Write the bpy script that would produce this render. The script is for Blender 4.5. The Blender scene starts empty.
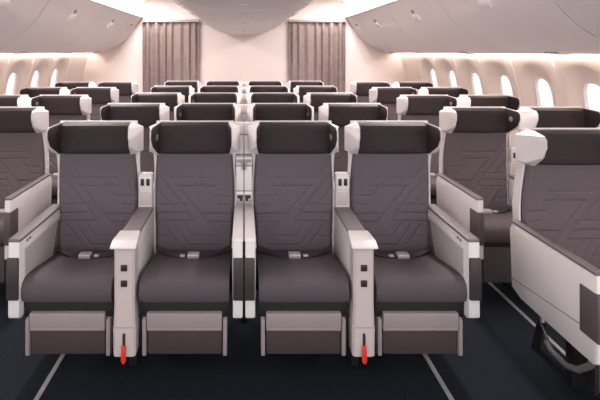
import bpy, bmesh, math, random
from mathutils import Vector
random.seed(4)
S = bpy.context.scene
COL = S.collection

# ------------------------------------------------------------------ camera
F = 481.0
cam_d = bpy.data.cameras.new('camera')
cam_d.sensor_width = 36.0
cam_d.lens = F / 600 * 36
cam_d.shift_x = (300 - 244) / 600
cam_d.shift_y = (52 - 200) / 600
cam_d.clip_start = 0.02
cam = bpy.data.objects.new('camera', cam_d)
COL.objects.link(cam)
cam.location = (0, 0, 1.6)
cam.rotation_euler = (math.pi / 2, 0, 0)
S.camera = cam

# ------------------------------------------------------------------ world, lights, exposure
W = bpy.data.worlds.new('world'); S.world = W
W.use_nodes = True
W.node_tree.nodes['Background'].inputs[0].default_value = (0.985, 0.945, 0.96, 1)
W.node_tree.nodes['Background'].inputs[1].default_value = 1.5
S.view_settings.view_transform = 'Standard'
S.view_settings.look = 'None'
S.view_settings.gamma = 1.0
S.view_settings.exposure = 0.18
S.view_settings.use_curve_mapping = False

def area(name, loc, sx, sy, power, col, rot=(0, 0, 0)):
    l = bpy.data.lights.new(name, 'AREA'); l.shape = 'RECTANGLE'
    l.size = sx; l.size_y = sy; l.energy = power; l.color = col
    o = bpy.data.objects.new(name, l); COL.objects.link(o)
    o.location = loc; o.rotation_euler = rot
    return o
# ceiling wash lamps above the two aisles, running the length of the cabin
for sx in (-1, 1):
    area('aisle_ceiling_lamp', (sx * 1.50, 5.2, 2.43), 0.14, 5.0, 88, (1.0, 0.925, 0.905))

# ------------------------------------------------------------------ materials
def mat(name, col, rough=0.5, metal=0.0, bump=None, emit=None, estr=0.0, vary=0.0, vscale=8.0, spec=0.5):
    m = bpy.data.materials.new(name); m.use_nodes = True
    nt = m.node_tree; b = nt.nodes['Principled BSDF']
    b.inputs['Base Color'].default_value = (*col, 1)
    b.inputs['Roughness'].default_value = rough
    b.inputs['Metallic'].default_value = metal
    b.inputs['Specular IOR Level'].default_value = spec
    tc = nt.nodes.new('ShaderNodeTexCoord')
    if vary > 0:
        n = nt.nodes.new('ShaderNodeTexNoise'); n.inputs['Scale'].default_value = vscale
        n.inputs['Detail'].default_value = 4
        nt.links.new(tc.outputs['Object'], n.inputs['Vector'])
        r = nt.nodes.new('ShaderNodeValToRGB')
        r.color_ramp.elements[0].position = 0.3; r.color_ramp.elements[1].position = 0.7
        r.color_ramp.elements[0].color = (*[c * (1 - vary) for c in col], 1)
        r.color_ramp.elements[1].color = (*[min(1, c * (1 + vary)) for c in col], 1)
        nt.links.new(n.outputs['Fac'], r.inputs['Fac'])
        nt.links.new(r.outputs['Color'], b.inputs['Base Color'])
    if bump:
        sc, st = bump
        n2 = nt.nodes.new('ShaderNodeTexNoise'); n2.inputs['Scale'].default_value = sc
        n2.inputs['Detail'].default_value = 3
        nt.links.new(tc.outputs['Object'], n2.inputs['Vector'])
        bp = nt.nodes.new('ShaderNodeBump'); bp.inputs['Strength'].default_value = st
        bp.inputs['Distance'].default_value = 0.004
        nt.links.new(n2.outputs['Fac'], bp.inputs['Height'])
        nt.links.new(bp.outputs['Normal'], b.inputs['Normal'])
    if emit:
        b.inputs['Emission Color'].default_value = (*emit, 1)
        b.inputs['Emission Strength'].default_value = estr
    return m

M = {
 'fabric': mat('seat_fabric', (0.142, 0.117, 0.132), 0.75, bump=(350, 0.12), vary=0.06, vscale=60, spec=0.3),
 'cushion': mat('cushion_fabric', (0.098, 0.080, 0.089), 0.7, bump=(350, 0.12), vary=0.06, vscale=60, spec=0.3),
 'leather': mat('headrest_leather', (0.034, 0.0235, 0.0255), 0.5, bump=(160, 0.08), vary=0.08, vscale=30, spec=0.25),
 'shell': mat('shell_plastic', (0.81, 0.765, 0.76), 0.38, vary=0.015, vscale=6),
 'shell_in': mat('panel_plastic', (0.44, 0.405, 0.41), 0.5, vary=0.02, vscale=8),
 'taupe': mat('console_plastic', (0.62, 0.53, 0.52), 0.45, vary=0.02, vscale=8),
 'bezel': mat('legrest_plastic', (0.33, 0.275, 0.28), 0.45, vary=0.03, vscale=12),
 'pad': mat('armrest_pad', (0.150, 0.122, 0.130), 0.55, bump=(200, 0.1), vary=0.05, vscale=40),
 'conpad': mat('console_pad', (0.27, 0.235, 0.245), 0.55, bump=(200, 0.1), vary=0.05, vscale=40),
 'sidecap': mat('grey_end_cap', (0.105, 0.086, 0.091), 0.45, vary=0.05, vscale=20),
 'cap': mat('end_cap_plastic', (0.048, 0.038, 0.040), 0.4, vary=0.05, vscale=20),
 'legpad': mat('legrest_leather', (0.068, 0.049, 0.052), 0.5, bump=(160, 0.08), vary=0.06, vscale=30),
 'dark': mat('dark_frame', (0.009, 0.008, 0.009), 0.6, vary=0.1, vscale=20),
 'metal': mat('grey_tube', (0.34, 0.31, 0.31), 0.35, metal=0.6, vary=0.05, vscale=20),
 'strap': mat('belt_webbing', (0.05, 0.042, 0.048), 0.7, bump=(400, 0.2)),
 'buckle': mat('belt_buckle', (0.62, 0.59, 0.59), 0.3, metal=0.3, vary=0.02),
 'socket': mat('socket_black', (0.03, 0.02, 0.02), 0.4),
 'red': mat('red_tab', (0.70, 0.045, 0.03), 0.5, vary=0.05, vscale=30),
 'wall': mat('sidewall_liner', (0.86, 0.765, 0.70), 0.6, vary=0.015, vscale=4),
 'bulk': mat('bulkhead_liner', (0.84, 0.75, 0.715), 0.6, vary=0.01, vscale=2),
 'bin': mat('bin_liner', (0.90, 0.845, 0.838), 0.45, vary=0.012, vscale=3),
 'ceil': mat('ceiling_liner', (0.76, 0.70, 0.685), 0.6, vary=0.01, vscale=3),
 'seam': mat('seam_grey', (0.33, 0.30, 0.30), 0.6),
 'carpet': None,
 'curtain': mat('curtain_fabric', (0.30, 0.236, 0.219), 0.85, bump=(120, 0.25), vary=0.10, vscale=14, spec=0.2),
 'rail': mat('curtain_rail', (0.45, 0.385, 0.37), 0.5),
 'strip': mat('lamp_strip', (1, 0.9, 0.85), 0.5, emit=(1.0, 0.84, 0.75), estr=15.0),
 'cove': mat('cove_strip', (1, 0.9, 0.85), 0.5, emit=(1.0, 0.92, 0.89), estr=3.0),
 'pane': mat('window_pane', (0.6, 0.62, 0.66), 0.2, emit=(0.93, 0.95, 1.0), estr=0.62),
 'frame': mat('window_frame', (0.82, 0.76, 0.73), 0.5),
 'track': mat('floor_track', (0.42, 0.42, 0.45), 0.4, metal=0.3, vary=0.15, vscale=5),
 'latch': mat('latch_plastic', (0.80, 0.76, 0.75), 0.35),
 'lens': mat('lamp_lens', (0.22, 0.20, 0.20), 0.2),
}
def carpet():
    m = mat('carpet', (0.0125, 0.0160, 0.0230), 0.95, bump=(500, 0.5), vary=0.35, vscale=90, spec=0.15)
    return m
M['carpet'] = carpet()

# ------------------------------------------------------------------ mesh helpers
def finish(name, bm, m, parent=None, smooth=True, ang=40):
    bmesh.ops.remove_doubles(bm, verts=bm.verts, dist=1e-6)
    bmesh.ops.recalc_face_normals(bm, faces=bm.faces)
    me = bpy.data.meshes.new(name); bm.to_mesh(me); bm.free()
    me.materials.append(m)
    if smooth:
        for p in me.polygons: p.use_smooth = True
        me.set_sharp_from_angle(angle=math.radians(ang))
    o = bpy.data.objects.new(name, me); COL.objects.link(o)
    if parent: o.parent = parent
    return o

def box(bm, x0, x1, y0, y1, z0, z1, bev=0.0, seg=2):
    vs = [bm.verts.new((x, y, z)) for x in (x0, x1) for y in (y0, y1) for z in (z0, z1)]
    idx = [(0,1,3,2),(4,6,7,5),(0,4,5,1),(2,3,7,6),(0,2,6,4),(1,5,7,3)]
    fs = [bm.faces.new([vs[i] for i in f]) for f in idx]
    if bev > 0:
        es = list({e for f in fs for e in f.edges})
        bmesh.ops.bevel(bm, geom=es, offset=bev, segments=seg, profile=0.5, affect='EDGES')

def prism(bm, pts, fa, fb, bev=0.0, seg=2):
    """closed polygon pts; fa / fb map a polygon point to the two end positions"""
    a = [bm.verts.new(fa(p)) for p in pts]; b = [bm.verts.new(fb(p)) for p in pts]
    n = len(pts); fs = [bm.faces.new(a), bm.faces.new(b[::-1])]
    for i in range(n):
        fs.append(bm.faces.new([a[i], b[i], b[(i+1) % n], a[(i+1) % n]]))
    if bev > 0:
        es = list({e for f in fs for e in f.edges})
        bmesh.ops.bevel(bm, geom=es, offset=bev, segments=seg, profile=0.5, affect='EDGES')

def loft(bm, secs, cap=True):
    rows = [[bm.verts.new(p) for p in s] for s in secs]
    n = len(rows[0])
    for r0, r1 in zip(rows, rows[1:]):
        for i in range(n):
            bm.faces.new([r0[i], r0[(i+1) % n], r1[(i+1) % n], r1[i]])
    if cap:
        bm.faces.new(rows[0]); bm.faces.new(rows[-1][::-1])

def tube(bm, path, r, seg=8):
    secs = []
    P = [Vector(p) for p in path]
    for i, p in enumerate(P):
        t = ((P[min(i+1, len(P)-1)] - P[max(i-1, 0)])).normalized()
        up = Vector((0, 0, 1)) if abs(t.z) < 0.9 else Vector((0, 1, 0))
        u = t.cross(up).normalized(); v = u.cross(t)
        secs.append([p + r * (math.cos(a) * u + math.sin(a) * v) for a in [2*math.pi*k/seg for k in range(seg)]])
    loft(bm, secs)

def ribbon(bm, path, wvec, th):
    secs = []
    w = Vector(wvec)
    for p in path:
        p = Vector(p); q = Vector((0, 0, th))
        secs.append([p - w, p + w, p + w + q, p - w + q])
    loft(bm, secs)

def disc(bm, c, axis, r, th, seg=14):
    c = Vector(c); a = Vector(axis).normalized()
    u = a.orthogonal().normalized(); v = a.cross(u)
    s = lambda rr, d: [c + a * d + rr * (math.cos(k*2*math.pi/seg) * u + math.sin(k*2*math.pi/seg) * v) for k in range(seg)]
    loft(bm, [s(r, 0), s(r, th*0.7), s(r*0.85, th)])

def empty(name, loc, label=None, cat=None, group=None):
    o = bpy.data.objects.new(name, None); COL.objects.link(o)
    o.empty_display_size = 0.1; o.location = loc
    tag(o, label, cat, group)
    return o
def tag(o, label=None, cat=None, group=None, kind=None):
    if label: o['label'] = label
    if cat: o['category'] = cat
    if group: o['group'] = group
    if kind: o['kind'] = kind
    return o
def struct(name, bm, m, smooth=True, ang=40):
    o = finish(name, bm, m, None, smooth, ang); o['kind'] = 'structure'; return o
def dup(root, loc):
    r = root.copy(); COL.objects.link(r); r.location = loc
    for ch in list(root.children):
        c = ch.copy(); COL.objects.link(c); c.parent = r
        for g in list(ch.children):
            d = g.copy(); COL.objects.link(d); d.parent = c
    return r

# ------------------------------------------------------------------ the setting
Y0, YB = 1.0, 8.0
def sheet_x(bm, prof, y0, y1, ny=1):
    """open profile [(x,z)] swept along y"""
    rows = [[bm.verts.new((x, y0 + (y1-y0)*k/ny, z)) for x, z in prof] for k in range(ny+1)]
    for a, b in zip(rows, rows[1:]):
        for i in range(len(prof)-1):
            bm.faces.new([a[i], a[i+1], b[i+1], b[i]])

bm = bmesh.new(); box(bm, -2.9, 2.9, -1.2, YB + 0.1, -0.06, 0.0)
struct('floor', bm, M['carpet'], smooth=False)

# bulkhead with two doorways that the curtains close
bm = bmesh.new()
DX0, DX1, DZ = 0.745, 1.665, 2.10
for x0, x1, z0, z1 in ((-2.9, -DX1, 0, 2.9), (-DX0, DX0, 0, 2.9), (DX1, 2.9, 0, 2.9), (-DX1, -DX0, DZ, 2.9), (DX0, DX1, DZ, 2.9)):
    box(bm, x0, x1, YB, YB + 0.08, z0, z1)
struct('wall_back', bm, M['bulk'], smooth=False)
bm = bmesh.new()   # galley wall behind the curtains
box(bm, -2.9, 2.9, YB + 0.75, YB + 0.8, 0, 2.9)
box(bm, -2.9, 2.9, YB + 0.08, YB + 0.8, -0.06, 0)
struct('wall_galley', bm, M['bulk'], smooth=False)

# ceiling: two vaults above the aisles meeting over the centre bins
prof = []
for x, z in ((-2.75, 2.20), (-1.9, 2.27), (-1.76, 2.32), (-1.62, 2.42), (-1.45, 2.51), (-1.25, 2.56), (-1.0, 2.58), (0, 2.60)):
    prof.append((x, z))
prof += [(-x, z) for x, z in prof[-2::-1]]
bm = bmesh.new(); sheet_x(bm, prof, Y0, YB + 0.02, 8)
struct('ceiling', bm, M['ceil'])

# side walls with recessed window openings
def xw(z):
    if z < 1.0: return 2.70 - 0.10 * ((1.0 - z)) ** 1.6
    return 2.70 - 0.30 * (z - 1.0) ** 1.7
BAY = 0.637
WIN = [3.74 + BAY*k for k in range(-1, 6)]
WZ, WHY, WHZ = 1.15, 0.130, 0.215
def rr(a, hy, hz, p=3.2):
    c, s = math.cos(a), math.sin(a)
    r = (abs(c / hy) ** p + abs(s / hz) ** p) ** (-1.0 / p)
    return r * c, r * s
def side_wall(name, sg):
    bm = bmesh.new()
    zt = 1.80
    zs = [0, 0.25, 0.5, 0.7]
    N = 48
    edges = [Y0] + [WIN[0] - BAY/2]
    for a, b in zip(WIN, WIN[1:]): edges.append((a+b)/2)
    edges.append(WIN[-1] + BAY/2); edges.append(YB)
    # low strip and plain bays
    sheet_x(bm, [(sg*xw(z), z) for z in (0, 0.25, 0.5, 0.74)], Y0, YB, 10)
    for (a, b) in ((edges[0], edges[1]), (edges[-2], edges[-1])):
        sheet_x(bm, [(sg*xw(z), z) for z in (0.74, 0.95, 1.15, 1.35, 1.5, 1.6, zt)], a, b, 4)
    for k, yc in enumerate(WIN):
        y0, y1 = edges[k+1], edges[k+2]
        z0, z1 = 0.74, 1.54
        sheet_x(bm, [(sg*xw(z), z) for z in (z1, 1.62, 1.7, zt)], y0, y1, 2)
        rings = []
        def proj(t, y, z, d): return bm.verts.new((sg*(xw(z) + d), y, z))
        angs = [2*math.pi*i/N for i in range(N)]
        outer = []
        for a in angs:
            c, s = math.cos(a), math.sin(a)
            hy = (y1 - yc) if c > 0 else (yc - y0)
            hz = (z1 - WZ) if s > 0 else (WZ - z0)
            t = min(hy/abs(c) if abs(c) > 1e-9 else 1e9, hz/abs(s) if abs(s) > 1e-9 else 1e9)
            outer.append((yc + t*c, WZ + t*s))
        rings.append([proj(0, y, z, 0) for y, z in outer])
        for hy, hz, d, p in ((0.265, 0.350, 0.0, 2.6), (0.245, 0.330, 0.010, 2.6), (0.190, 0.275, 0.038, 2.8), (0.155, 0.240, 0.050, 3.0), (WHY, WHZ, 0.055, 3.2), (WHY-0.006, WHZ-0.006, 0.085, 3.2)):
            rings.append([proj(0, yc + rr(a, hy, hz, p)[0], WZ + rr(a, hy, hz, p)[1], d) for a in angs])
        for r0, r1 in zip(rings, rings[1:]):
            for i in range(N):
                bm.faces.new([r0[i], r0[(i+1) % N], r1[(i+1) % N], r1[i]])
    o = struct(name, bm, M['wall'], ang=35)
    return o
side_wall('wall_left', -1); side_wall('wall_right', 1)
n = 0
for sg in (-1, 1):
    for yc in WIN:
        n += 1
        bm = bmesh.new(); N = 40
        vs = [bm.verts.new((sg*(xw(WZ) + 0.09), yc + rr(2*math.pi*i/N, WHY+0.02, WHZ+0.02)[0], WZ + rr(2*math.pi*i/N, WHY+0.02, WHZ+0.02)[1])) for i in range(N)]
        vo = [bm.verts.new((v.co.x + sg*0.012, v.co.y, v.co.z)) for v in vs]
        bm.faces.new(vs); bm.faces.new(vo[::-1])
        for i in range(N): bm.faces.new([vs[i], vs[(i+1) % N], vo[(i+1) % N], vo[i]])
        w = struct('window_%d' % n, bm, M['pane'], smooth=False)
        bm = bmesh.new()
        secs = []
        for i in range(N + 1):
            a = 2*math.pi*i/N
            def q(hy, hz, d):
                y, z = rr(a, hy, hz); return (sg*(xw(WZ + z) + d), yc + y, WZ + z)
            secs.append([q(WHY+0.004, WHZ+0.004, 0.052), q(WHY-0.012, WHZ-0.012, 0.050), q(WHY-0.014, WHZ-0.014, 0.068), q(WHY+0.004, WHZ+0.004, 0.070)])
        loft(bm, secs, cap=False)
        finish('window_frame', bm, M['frame'], w)

# sidewall panel joints
n = 0
for sg in (-1, 1):
    for k in (0, 2, 4, 6):
        y = WIN[k] + BAY/2
        n += 1
        bm = bmesh.new()
        zs = [0.6, 0.8, 1.0, 1.2, 1.4, 1.6]
        loft(bm, [[(sg*(xw(z)-0.004), y-0.004, z), (sg*(xw(z)-0.004), y+0.004, z), (sg*(xw(z)+0.004), y+0.004, z), (sg*(xw(z)+0.004), y-0.004, z)] for z in zs])
        struct('trim_%d' % n, bm, M['wall'], smooth=False)
# floor tracks in the aisles
for x in (-0.955, 0.955, -1.70, 1.70):
    n += 1
    bm = bmesh.new(); box(bm, x-0.011, x+0.011, -1.2, YB - 0.01, 0.0, 0.004)
    struct('trim_%d' % n, bm, M['track'], smooth=False)
# curved coves that trim the top of the side bins
for sg in (-1, 1):
    n += 1
    bm = bmesh.new()
    pts = [(1.665, 2.165), (1.66, 2.215), (1.70, 2.235), (1.78, 2.225), (1.80, 2.17)]
    prism(bm, pts, lambda p: (sg*p[0], Y0, p[1]), lambda p: (sg*p[0], YB, p[1]))
    struct('trim_%d' % n, bm, M['bin'], ang=50)

# ------------------------------------------------------------------ cove lamps (strips that give off light)
for sg, side in ((-1, 'left'), (1, 'right')):
    bm = bmesh.new(); box(bm, min(sg*2.535, sg*2.575), max(sg*2.535, sg*2.575), Y0 + 0.05, YB - 0.02, 1.60, 1.615)
    tag(finish('light_strip', bm, M['strip'], smooth=False), 'warm glowing light strip under the %s window-side luggage bins above the windows' % side, 'light', 'window light strips')
    bm = bmesh.new(); box(bm, min(sg*1.72, sg*1.79), max(sg*1.72, sg*1.79), Y0 + 0.05, YB - 0.02, 2.240, 2.252)
    tag(finish('light_strip', bm, M['cove'], smooth=False), 'white ceiling cove light strip along the top of the %s window-side bins' % side, 'light', 'ceiling light strips')

# ------------------------------------------------------------------ overhead bins
SB = [(2.50, 1.585), (2.40, 1.588), (2.28, 1.615), (2.14, 1.68), (2.01, 1.765), (1.92, 1.85), (1.85, 1.94), (1.79, 2.03), (1.73, 2.12), (1.70, 2.165), (1.80, 2.172), (2.50, 2.10)]
def side_bin(sg, y0, y1, label):
    ym = (y0 + y1) / 2
    t = empty('overhead_bin', (sg*2.1, ym, 1.60), label, 'overhead bin', 'window-side luggage bins')
    L = (y1 - y0) / 2 - 0.004
    loc = lambda p, y, d=0: (sg*p[0] - sg*2.1, y, p[1] - 1.60)
    bm = bmesh.new()
    cx, cz = 2.25, 1.95
    secs = []
    for y, s in ((-L, 0.985), (-L+0.008, 0.996), (-L+0.03, 1.0), (L-0.03, 1.0), (L-0.008, 0.996), (L, 0.985)):
        secs.append([loc((cx + (p[0]-cx)*s, cz + (p[1]-cz)*s), y) for p in SB])
    loft(bm, secs)
    finish('body', bm, M['bin'], t, ang=50)
    # latch: pale handle with a dark finger slot, on the curved door
    bm = bmesh.new()
    q = [(1.845, 1.93), (1.805, 1.99), (1.82, 2.0), (1.865, 1.94)]
    prism(bm, q, lambda p: loc((p[0]-0.008, p[1]), -0.07), lambda p: loc((p[0]-0.008, p[1]), 0.07), 0.004)
    h = finish('latch', bm, M['latch'], t)
    bm = bmesh.new()
    q = [(1.790, 2.010), (1.770, 2.040), (1.79, 2.050), (1.81, 2.02)]
    prism(bm, q, lambda p: loc(p, -0.022), lambda p: loc(p, 0.022), 0.003)
    finish('finger_slot', bm, M['seam'], h)
    # small dark call panel on the underside
    bm = bmesh.new()
    q = [(2.40, 1.578), (2.25, 1.622), (2.255, 1.64), (2.405, 1.60)]
    prism(bm, q, lambda p: loc(p, -0.10), lambda p: loc(p, 0.10), 0.003)
    finish('service_panel', bm, M['bin'], t)
    bm = bmesh.new()
    for k in (-0.06, 0.0, 0.06):
        disc(bm, loc((2.33, 1.600), k), (0, 0, -1), 0.018, 0.008)
    finish('reading_lamp', bm, M['seam'], t)
BY = [0, 0.5, 1.1, 2.915, 4.37, 5.83, 7.29, YB - 0.002]
ordn = ['', 'nearest', 'second', 'third', 'fourth', 'fifth', 'last']
for sg, side in ((-1, 'left'), (1, 'right')):
    for k, (a, b) in enumerate(zip(BY, BY[1:])):
        if k < 2: continue
        lab = {2: 'pale curved luggage bin over the %s windows, nearest the viewer',
               3: 'pale curved luggage bin over the %s windows, second from the viewer',
               4: 'pale curved luggage bin over the %s windows, third from the viewer',
               5: 'pale curved luggage bin over the %s windows, second from the back wall',
               6: 'short pale luggage bin over the %s windows, touching the back wall'}[k] % side
        side_bin(sg, a, b, lab)

CB = [(0, 1.885), (0.16, 1.893), (0.31, 1.922), (0.47, 1.972), (0.62, 2.045), (0.75, 2.145), (0.87, 2.27), (0.97, 2.385), (1.06, 2.47), (1.04, 2.52), (0.9, 2.53), (0, 2.53)]
CB = CB + [(-x, z) for x, z in CB[-2:0:-1]]
def centre_bin(y0, y1, label):
    ym = (y0 + y1) / 2
    t = empty('overhead_bin', (0, ym, 1.885), label, 'overhead bin', 'centre luggage bins')
    L = (y1 - y0) / 2 - 0.003
    bm = bmesh.new(); cx, cz = 0, 2.35
    secs = []
    for y, s in ((-L, 0.965), (-L+0.012, 0.985), (-L+0.05, 1.0), (L-0.05, 1.0), (L-0.012, 0.985), (L, 0.965)):
        secs.append([(p[0]*s, y, cz + (p[1]-cz)*s - 1.885) for p in CB])
    loft(bm, secs)
    finish('body', bm, M['bin'], t, ang=50)
    for sg in (-1, 1):
        bm = bmesh.new()
        q = [(0.505, 1.976), (0.575, 2.012), (0.57, 2.028), (0.50, 1.992)]
        prism(bm, q, lambda p: (sg*p[0], -0.05, p[1]-1.885), lambda p: (sg*p[0], 0.05, p[1]-1.885), 0.003)
        finish('latch', bm, M['latch'], t)
    bm = bmesh.new()
    disc(bm, (0, 0, 0.004), (0, 0, -1), 0.03, 0.012)
    finish('ceiling_sensor', bm, M['latch'], t)
CY = [1.2, 2.4, 3.35, 4.30, 5.25, 6.2, 7.1, YB - 0.002]
cl = ['nearest the viewer', 'second from the viewer', 'third from the viewer', 'in the middle of its line', 'third from the back wall', 'second from the back wall', 'touching the back wall']
for k, (a, b) in enumerate(zip(CY, CY[1:])):
    centre_bin(a, b, 'pale round-bottomed ceiling luggage bin over the middle seats, ' + cl[k])

# ------------------------------------------------------------------ curtains
def curtain(xc, sg, label):
    t = empty('curtain', (xc, YB - 0.06, 0.0), label, 'curtain', 'bulkhead curtains')
    bm = bmesh.new()
    hw = (DX1 - DX0) / 2 + 0.01
    NX, NZ = 150, 10
    rnd = random.Random(5)
    ph = [rnd.uniform(-0.5, 0.5) for _ in range(20)]
    rows = []
    for j in range(NZ + 1):
        z = 0.02 + (2.10 - 0.02) * j / NZ
        row = []
        for i in range(NX + 1):
            u = i / NX
            amp = 0.026 + 0.012 * math.sin(5 * u + 1)
            w = 2*math.pi*7.3*u + 0.8*math.sin(2*math.pi*2.3*u) + 0.12*math.sin(3*z + 7*u)
            y = amp * (math.sin(w) + 0.25*math.sin(2*w + 0.6))
            row.append(bm.verts.new((sg*(-hw + 2*hw*u), y, z)))
        rows.append(row)
    for a, b in zip(rows, rows[1:]):
        for i in range(NX): bm.faces.new([a[i], a[i+1], b[i+1], b[i]])
    o = finish('drape', bm, M['curtain'], t, ang=180)
    sd = o.modifiers.new('thick', 'SOLIDIFY'); sd.thickness = 0.004
    bm = bmesh.new(); box(bm, -hw, hw, -0.05, 0.058, 2.088, 2.132, 0.006)
    finish('curtain_rail', bm, M['rail'], t)
curtain(-(DX0+DX1)/2, 1, 'pleated taupe curtain closing the left doorway in the back wall')
curtain((DX0+DX1)/2, -1, 'pleated taupe curtain closing the right doorway in the back wall')

# ------------------------------------------------------------------ seats
GROOVES = [((.27,.28),(.80,.28)), ((.25,.36),(.72,.36)), ((.80,.28),(.95,.14)), ((.98,.22),(.58,.62)), ((.72,.36),(.33,.72)),
           ((.86,.36),(.50,.70)), ((.97,.38),(.80,.55)), ((.02,.63),(.40,.63)), ((.02,.71),(.30,.71)), ((.30,.71),(.12,.88)), ((.20,.71),(.04,.87)),
           ((.58,.54),(.99,.54)), ((.58,.62),(.99,.62)), ((.50,.70),(.62,.70)), ((.15,.92),(.58,.92)), ((.22,.84),(.52,.84)), ((.52,.84),(.66,.70)),
           ((.58,.92),(.80,.70)), ((.70,.92),(.92,.70)), ((.76,.84),(.99,.84)), ((.66,.70),(.99,.70)), ((.03,.46),(.28,.46)), ((.28,.46),(.44,.30)), ((.05,.54),(.20,.54))]
def groove_depth(u, v):
    best = 1.0
    for (a, b), (c, d) in GROOVES:
        # metric in metres
        ax, ay, cx, cy = a*0.44, b*0.54, c*0.44, d*0.54
        px, py = u*0.44, v*0.54
        dx, dy = cx-ax, cy-ay
        t = max(0, min(1, ((px-ax)*dx + (py-ay)*dy) / (dx*dx + dy*dy)))
        best = min(best, math.hypot(px-ax-t*dx, py-ay-t*dy))
    return math.exp(-(best/0.0032)**2)

def back_y(z):     # front surface of the backrest, recline
    t = (1.04 - z) / 0.55
    return 0.004 - 0.006 * t + 0.030 * math.sin(math.pi * min(1, max(0, t)))
def back_w(z):
    t = (1.04 - z) / 0.58
    return 0.213 + 0.012 * math.sin(math.pi * min(1, max(0, t*1.1))) + 0.006*t

def wing_xo(y): # outer half width of the wing at depth y (y<0 forward)
    t = min(1, max(0, (-y + 0.01) / 0.155)); return 0.262 - 0.041 * t
def wing_xi(y):
    t = min(1, max(0, (-y + 0.01) / 0.155)); return 0.196 + 0.022 * t
WP = [(0.045, 1.198), (-0.02, 1.198), (-0.130, 1.190), (-0.152, 1.172), (-0.154, 1.130), (-0.125, 1.078), (-0.03, 1.018), (0.045, 1.000)]
WPI = [(0.030, 1.193), (-0.02, 1.193), (-0.127, 1.186), (-0.149, 1.169), (-0.151, 1.131), (-0.122, 1.082), (-0.03, 1.024), (0.030, 1.018)]

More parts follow.
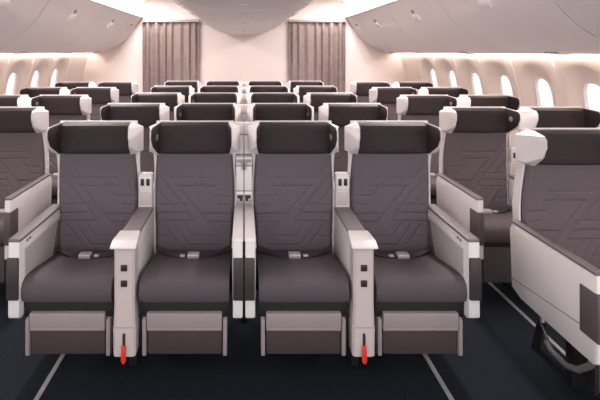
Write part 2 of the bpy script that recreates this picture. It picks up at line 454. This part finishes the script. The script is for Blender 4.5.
def make_seat(arm, pat, kind):
    """arm: +1/-1 side of the armrest; pat: +1/-1 direction of the quilting"""
    t = empty('aircraft_seat', (0, 0, 0))
    # --- backrest with quilted lines
    bm = bmesh.new()
    NX, NZ = 96, 116
    z0, z1 = 0.45, 1.035
    front = []
    for j in range(NZ + 1):
        z = z0 + (z1 - z0) * j / NZ
        w = back_w(z); row = []
        for i in range(NX + 1):
            u = i / NX; k = 2*u - 1
            x = k * w
            bol = 0.022 * max(0, (abs(k) - 0.55) / 0.45) ** 2
            edge = 0.035 * max(0, (abs(k) - 0.90) / 0.10) ** 2
            y = back_y(z) - bol + edge
            g = groove_depth(u if pat > 0 else 1 - u, (z1 - z) / (z1 - z0))
            row.append(bm.verts.new((x, y + 0.0062 * g, z)))
        front.append(row)
    for a, b in zip(front, front[1:]):
        for i in range(NX): bm.faces.new([a[i], a[i+1], b[i+1], b[i]])
    # back and rim
    bl = [bm.verts.new((-back_w(z), back_y(z) + 0.075, z)) for z in (z0, z1)]
    br = [bm.verts.new((back_w(z), back_y(z) + 0.075, z)) for z in (z0, z1)]
    bm.faces.new([bl[0], bl[1], br[1], br[0]])
    bm.faces.new([front[0][i] for i in range(NX+1)][::-1] + [bl[0], br[0]])
    bm.faces.new([front[-1][i] for i in range(NX+1)] + [br[1], bl[1]])
    bm.faces.new([r[0] for r in front] + [bl[1], bl[0]])
    bm.faces.new([r[-1] for r in front][::-1] + [br[0], br[1]])
    finish('backrest', bm, M['fabric'], t, ang=60)
    # --- white shell: shallow tray behind the backrest, wings at the head
    bm = bmesh.new()
    secs = []
    for j in range(13):
        z = 0.47 + (1.02 - 0.47) * j / 12
        w = back_w(z) + 0.012; yf = back_y(z) + 0.018; wi = back_w(z) + 0.003
        # narrow at the belly, wide towards the head
        h = max(0, (z - 0.90) / 0.12); w += 0.012 * h * h
        secs.append([(-w, yf, z), (-wi, yf, z), (-wi, yf + 0.052, z), (wi, yf + 0.052, z), (wi, yf, z), (w, yf, z), (w - 0.008, yf + 0.075, z), (0, yf + 0.085, z), (-w + 0.008, yf + 0.075, z)])
    loft(bm, secs)
    for s in (-1, 1):
        prism(bm, WP, lambda p: (s*wing_xi(p[0]), p[0], p[1]), lambda p: (s*wing_xo(p[0]), p[0], 1.100 + (p[1]-1.100) * (0.70 + 0.29*min(1, max(0, (-p[0]+0.01)/0.155)))), 0.003)
    box(bm, -0.225, 0.225, 0.046, 0.060, 0.99, 1.200, 0.003)
    finish('shell', bm, M['shell'], t, ang=35)
    # --- headrest: dark padded front plus the padded lining of the wings
    bm = bmesh.new()
    secs = []
    for j in range(15):
        f = j / 14; z = 1.018 + 0.175 * f
        pz = (1 - abs(2*f - 1) ** 10)
        sec = []
        for i in range(25):
            k = 2*i/24 - 1
            y = 0.012 - 0.036 * max(0.04, pz) ** 0.4 - 0.004*math.cos(k*2)
            sec.append((k*0.199, y, z))
        sec += [(0.199, 0.045, z), (-0.199, 0.045, z)]
        secs.append(sec)
    loft(bm, secs)
    for s in (-1, 1):
        prism(bm, WPI, lambda p: (s*(wing_xi(p[0]) - 0.008), p[0], p[1]), lambda p: (s*(wing_xi(p[0]) + 0.004), p[0], p[1]), 0.004)
    hr = finish('headrest', bm, M['leather'], t, ang=40)
    bm = bmesh.new()
    s = -arm
    disc(bm, (s*(wing_xi(-0.07) - 0.006), -0.07, 1.125), (-s, -0.15, 0), 0.02, 0.006)
    finish('reading_light', bm, M['lens'], hr)
    # --- cushion
    bm = bmesh.new()
    secs = []
    prof = [(0.0, 0.380), (0.0, 0.468), (-0.06, 0.478), (-0.15, 0.490), (-0.25, 0.505), (-0.34, 0.520), (-0.40, 0.523), (-0.438, 0.518), (-0.460, 0.504), (-0.471, 0.482), (-0.473, 0.455), (-0.471, 0.425), (-0.460, 0.408), (-0.3, 0.395)]
    for i in range(17):
        k = 2*i/16 - 1
        ins = abs(k) ** 14
        sec = []
        for (y, z) in prof:
            zz = z - (0.008 * ins if z > 0.465 else -0.002*ins)
            yy = y + (0.006*ins if y < -0.43 else 0)
            sec.append((k*0.214, yy, zz))
        secs.append(sec)
    loft(bm, secs)
    finish('seat_cushion', bm, M['cushion'], t, ang=50)
    # --- pan and legs
    bm = bmesh.new()
    box(bm, -0.200, 0.200, -0.42, 0.03, 0.32, 0.400, 0.01); box(bm, -0.2145, 0.2145, -0.435, -0.38, 0.325, 0.404, 0.004)
    box(bm, -0.19, 0.19, 0.0, 0.06, 0.34, 0.46, 0.01)
    box(bm, -0.228, 0.228, -0.20, -0.16, 0.33, 0.37, 0.008)
    pan = finish('seat_pan', bm, M['dark'], t)
    for s in (-1, 1):
        bm = bmesh.new()
        box(bm, s*0.11-0.02, s*0.11+0.02, -0.20, -0.15, 0.0, 0.33, 0.006)
        finish('leg', bm, M['dark'], t)
        bm = bmesh.new()
        tube(bm, [(s*0.11, 0.0, 0.36), (s*0.11, 0.06, 0.2), (s*0.11, 0.12, 0.0)], 0.02)
        finish('leg', bm, M['dark'], t)
    # --- leg rest
    zt = 0.375 if kind == 'side' else 0.32
    bm = bmesh.new(); box(bm, -0.180, 0.180, -0.440, -0.385, 0.145, zt, 0.012)
    lr = finish('leg_rest', bm, M['cushion' if kind == 'side' else 'legpad'], t)
    if kind != 'side':
        bm = bmesh.new(); box(bm, -0.180, 0.180, -0.458, -0.39, 0.268, 0.354, 0.006); box(bm, -0.172, 0.172, -0.462, -0.45, 0.275, 0.283, 0.002)
        finish('leg_rest_bezel', bm, M['bezel'], lr)
    for s in (-1, 1):
        bm = bmesh.new()
        prism(bm, [(-0.448, 0.315), (-0.448, 0.145), (-0.425, 0.135), (-0.28, 0.28), (-0.28, 0.335), (-0.41, 0.335)], lambda p: (s*0.184, p[0], p[1]), lambda p: (s*0.203, p[0], p[1]), 0.004)
        finish('leg_rest_arm', bm, M['dark' if kind == 'side' else 'bezel'], lr)
    # --- armrest with side fairing
    A0, A1 = {'inner': (0.232, 0.279), 'outer': (0.216, 0.270), 'side': (0.232, 0.270)}[kind]
    D = 0.072 if kind == 'side' else 0.0     # the window blocks have longer arms
    CW = 0.11 if kind == 'side' else 0.05
    def ax(x): return arm * x
    bm = bmesh.new()
    side = [(-0.478-D, 0.700), (-0.482-D, 0.345), (-0.455-D, 0.330), (-0.40-D, 0.335), (-0.02, 0.335), (0.065, 0.36), (0.085, 0.66), (0.06, 0.700)]
    prism(bm, side, lambda p: (ax(A0), p[0], p[1]), lambda p: (ax(A1), p[0], p[1]), 0.007)
    # outer skirt seam and inner frame lip
    prism(bm, [(-0.44-D, 0.655), (-0.44-D, 0.668), (0.03, 0.668), (0.03, 0.655)], lambda p: (ax(A0-0.006), p[0], p[1]), lambda p: (ax(A0+0.01), p[0], p[1]), 0.002)
    arm_o = finish('armrest', bm, M['shell'], t, ang=35)
    bm = bmesh.new()
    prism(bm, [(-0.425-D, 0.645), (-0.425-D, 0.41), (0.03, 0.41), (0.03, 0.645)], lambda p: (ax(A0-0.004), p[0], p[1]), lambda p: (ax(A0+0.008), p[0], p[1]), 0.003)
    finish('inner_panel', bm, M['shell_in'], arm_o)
    bm = bmesh.new()
    prism(bm, [(-0.10, 0.46), (-0.02, 0.640), (0.055, 0.640), (0.055, 0.46)], lambda p: (ax(A0-0.006), p[0], p[1]), lambda p: (ax(A0+0.004), p[0], p[1]), 0.002)
    finish('inner_insert', bm, M['pad'], arm_o)
    bm = bmesh.new()
    prism(bm, [(-0.476-D, 0.698), (-0.470-D, 0.713), (0.06, 0.713), (0.082, 0.698)], lambda p: (ax(A0-0.003), p[0], p[1]), lambda p: (ax(A1+0.003), p[0], p[1]), 0.005)
    finish('armrest_pad', bm, M['shell'] if kind == 'inner' else M['pad'], arm_o)
    bm = bmesh.new()
    prism(bm, [(-0.490-D, 0.628), (-0.492-D, 0.43), (-0.492-D+CW, 0.43), (-0.492-D+CW, 0.628)], lambda p: (ax(A0+0.002), p[0], p[1]), lambda p: (ax(A1+0.004), p[0], p[1]), 0.005)
    finish('end_cap', bm, M['sidecap' if kind == 'side' else 'cap'], arm_o)
    bm = bmesh.new()
    disc(bm, (ax(A0-0.001), -0.40-D, 0.682), (-arm, 0, 0), 0.007, 0.006); disc(bm, (ax(A0-0.001), -0.37-D, 0.682), (-arm, 0, 0), 0.007, 0.006)
    finish('recline_button', bm, M['metal'], arm_o)
    bm = bmesh.new()
    prism(bm, [(-0.46-D, 0.466), (-0.46-D, 0.460), (0.07, 0.404), (0.07, 0.410)], lambda p: (ax(A1-0.002), p[0], p[1]), lambda p: (ax(A1+0.0015), p[0], p[1]))
    finish('fairing_seam', bm, M['seam'], arm_o)
    # --- baggage bar: tube under the fairing
    if kind == 'side':
        bm = bmesh.new()
        tube(bm, [(ax(0.246), y, z) for y, z in ((-0.15, 0.37), (-0.165, 0.30), (-0.19, 0.228), (-0.23, 0.202), (-0.34, 0.203), (-0.41, 0.232), (-0.48, 0.295), (-0.51, 0.36))], 0.014)
        finish('baggage_bar', bm, M['metal'], t)
    # --- seat belt
    bm = bmesh.new()
    for s in (-1, 1):
        path = []
        for i in range(13):
            f = i / 12
            x = s*(0.208 - f*(0.208-0.03)); y = -0.045 - 0.105*math.sin(f*math.pi/2)
            z = 0.493 + 0.012*(1-f)**2
            path.append((x, y, z))
        ribbon(bm, path, (0, 0.020, 0), 0.004)
    b = finish('seat_belt', bm, M['strap'], t)
    bm = bmesh.new()
    box(bm, -0.032 + 0.012*arm, 0.032 + 0.012*arm, -0.176, -0.126, 0.492, 0.514, 0.005)
    finish('buckle', bm, M['buckle'], b)
    bm = bmesh.new(); box(bm, -arm*0.048-0.014, -arm*0.048+0.014, -0.162, -0.140, 0.493, 0.506, 0.004)
    finish('tongue', bm, M['buckle'], b)
    return t

protos = {}
def seat(x, y, arm, pat, kind, label, group):
    key = (arm, pat, kind)
    if key not in protos:
        protos[key] = make_seat(arm, pat, kind); o = protos[key]; o.location = (x, y, 0)
    else:
        o = dup(protos[key], (x, y, 0))
    o['label'] = label; o['category'] = 'seat'; o['group'] = group
    return o

# ------------------------------------------------------------------ consoles and dividers
def make_console():
    t = empty('armrest_console', (0, 0, 0))
    bm = bmesh.new()
    # front post, tapered, with a waist
    for z0, z1, w0, w1 in ((0.165, 0.30, 0.052, 0.054), (0.30, 0.41, 0.052, 0.048), (0.41, 0.682, 0.048, 0.048)):
        secs = []
        for z, w in ((z0, w0), (z1, w1)):
            r = 0.010
            secs.append([(-w, -0.40, z), (-w, -0.485+r, z), (-w+r, -0.485, z), (w-r, -0.485, z), (w, -0.485+r, z), (w, -0.40, z)])
        loft(bm, secs)
    body = finish('post', bm, M['taupe'], t, ang=30)
    bm = bmesh.new()
    box(bm, -0.045, 0.045, -0.42, 0.03, 0.40, 0.690, 0.006)
    box(bm, -0.047, 0.047, -0.40, -0.05, 0.30, 0.42, 0.006)
    finish('side_panel', bm, M['shell'], t)
    bm = bmesh.new()
    prism(bm, [(-0.512, 0.680), (-0.512, 0.690), (-0.47, 0.708), (-0.36, 0.716), (-0.36, 0.680)], lambda p: (-0.062 if p[0] < -0.4 else -0.05, p[0], p[1]), lambda p: (0.062 if p[0] < -0.4 else 0.05, p[0], p[1]), 0.006)
    finish('cap', bm, M['shell'], t)
    bm = bmesh.new()
    box(bm, -0.045, 0.045, -0.37, 0.02, 0.688, 0.710, 0.006)
    finish('armrest_pad', bm, M['conpad'], t)
    for z in (0.583, 0.510):
        bm = bmesh.new(); box(bm, -0.015, 0.015, -0.490, -0.478, z-0.015, z+0.015, 0.002)
        s = finish('socket', bm, M['socket'], body)
    bm = bmesh.new(); box(bm, -0.045, 0.045, -0.4865, -0.48, 0.300, 0.303)
    finish('seam', bm, M['seam'], body)
    bm = bmesh.new(); box(bm, -0.006, 0.006, -0.492, -0.48, 0.195, 0.275, 0.002)
    finish('tab_slot', bm, M['socket'], body)
    bm = bmesh.new()
    prism(bm, [(-0.010, 0.222), (0.010, 0.222), (0.012, 0.150), (0.004, 0.138), (-0.004, 0.138), (-0.012, 0.150)], lambda p: (p[0], -0.500, p[1]), lambda p: (p[0], -0.490, p[1]), 0.002)
    finish('pull_tab', bm, M['red'], t)['label'] = 'red pull tab hanging from the foot of the console'
    # rear post with the power outlets
    bm = bmesh.new()
    box(bm, -0.039, 0.039, 0.0, 0.06, 0.803, 0.903, 0.010)
    box(bm, -0.036, 0.036, 0.012, 0.06, 0.66, 0.81, 0.006)
    rp = finish('rear_post', bm, M['shell'], t)
    bm = bmesh.new(); box(bm, -0.030, 0.030, 0.006, 0.014, 0.72, 0.795, 0.003)
    finish('stowage_pocket', bm, M['taupe'], rp)
    for s in (-1, 1):
        bm = bmesh.new(); box(bm, s*0.016-0.010, s*0.016+0.010, -0.004, 0.006, 0.835, 0.875, 0.003)
        finish('outlet', bm, M['socket'], rp)
    bm = bmesh.new()
    box(bm, -0.02, 0.02, -0.30, -0.26, 0.0, 0.32, 0.006)
    finish('leg', bm, M['dark'], t)
    return t
con0 = None
def console(x, y, label, group):
    global con0
    if con0 is None:
        con0 = make_console(); o = con0; o.location = (x, y, 0)
    else: o = dup(con0, (x, y, 0))
    tag(o, label, 'console', group)

def make_divider():
    t = empty('seat_divider', (0, 0, 0))
    for s in (-1, 1):
        def sx(a, b): return (min(s*a, s*b), max(s*a, s*b))
        bm = bmesh.new()
        for z0, z1, y0, w in ((0.28, 0.745, 0.090, 0.046), (0.75, 0.80, 0.006, 0.046), (0.804, 0.945, 0.010, 0.046), (0.950, 0.998, 0.004, 0.046), (1.002, 1.115, 0.064, 0.058), (1.119, 1.185, 0.066, 0.062)):
            box(bm, *sx(0.0015, w), y0, 0.125, z0, z1, 0.006)
        pn = finish('panel', bm, M['shell'], t)
        bm = bmesh.new()
        prism(bm, [(s*0.004, 0.985), (s*0.040, 0.985), (s*0.042, 0.972), (s*0.016, 0.965), (s*0.010, 0.925), (s*0.004, 0.925)], lambda p: (p[0], -0.004, p[1]), lambda p: (p[0], 0.012, p[1]), 0.001)
        finish('latch', bm, M['seam'], pn)
        bm = bmesh.new()
        box(bm, *sx(0.006, 0.038), -0.004, 0.012, 0.762, 0.782, 0.003); box(bm, *sx(0.008, 0.024), -0.006, 0.012, 0.748, 0.764, 0.003)
        finish('hinge_fitting', bm, M['socket'], pn)
    bm = bmesh.new(); box(bm, -0.02, 0.02, 0.095, 0.12, 0.0, 0.30, 0.005)
    finish('leg', bm, M['dark'], t)
    return t
div0 = None

# ------------------------------------------------------------------ layout
P = 0.97
CR = [2.75 + P*k for k in range(5)]
rown = ['front row', 'second row', 'third row', 'fourth row', 'back row']
for k, y in enumerate(CR):
    for sg, side in ((-1, 'left'), (1, 'right')):
        seat(sg*0.285, y, -sg, sg, 'inner', 'grey quilted seat, %s of middle block, directly %s of the centre line' % (rown[k], side), 'middle block seats')
        seat(sg*0.845, y, sg, sg, 'outer', 'grey quilted seat, %s of middle block, beside the %s aisle' % (rown[k], side), 'middle block seats')
        console(sg*0.565, y, 'pale armrest console between the two seats %s of centre in the middle block, %s' % (side, rown[k]), 'armrest consoles')
    if div0 is None: div0 = make_divider(); o = div0; o.location = (0, y, 0)
    else: o = dup(div0, (0, y, 0))
    tag(o, 'white panelled divider on the centre line of the middle block, %s' % rown[k], 'divider', 'centre dividers')
SR = [2.48 + 0.985*k for k in range(5)]
for sg, side in ((-1, 'left'), (1, 'right')):
    rows = [1, 2, 3, 4] if sg < 0 else [0, 1, 2, 3, 4]
    for q, k in enumerate(rows):
        y = SR[k]
        if sg > 0:
            rn = ['nearest row', 'second row', 'third row', 'fourth row', 'back row'][k]
        else:
            rn = ['nearest row', 'second row', 'third row', 'back row'][q]
        seat(sg*1.685, y, -sg, sg, 'side', 'dark-topped grey seat on the aisle side of the %s window block, %s' % (side, rn), '%s block seats' % side)
        if q > 0:
            seat(sg*2.245, y, sg, sg, 'side', 'dark-topped grey seat beside the %s windows, %s' % (side, rn), '%s block seats' % side)
            console(sg*1.965, y, 'pale armrest console between the %s window and aisle seats, %s' % (side, rn), 'armrest consoles')
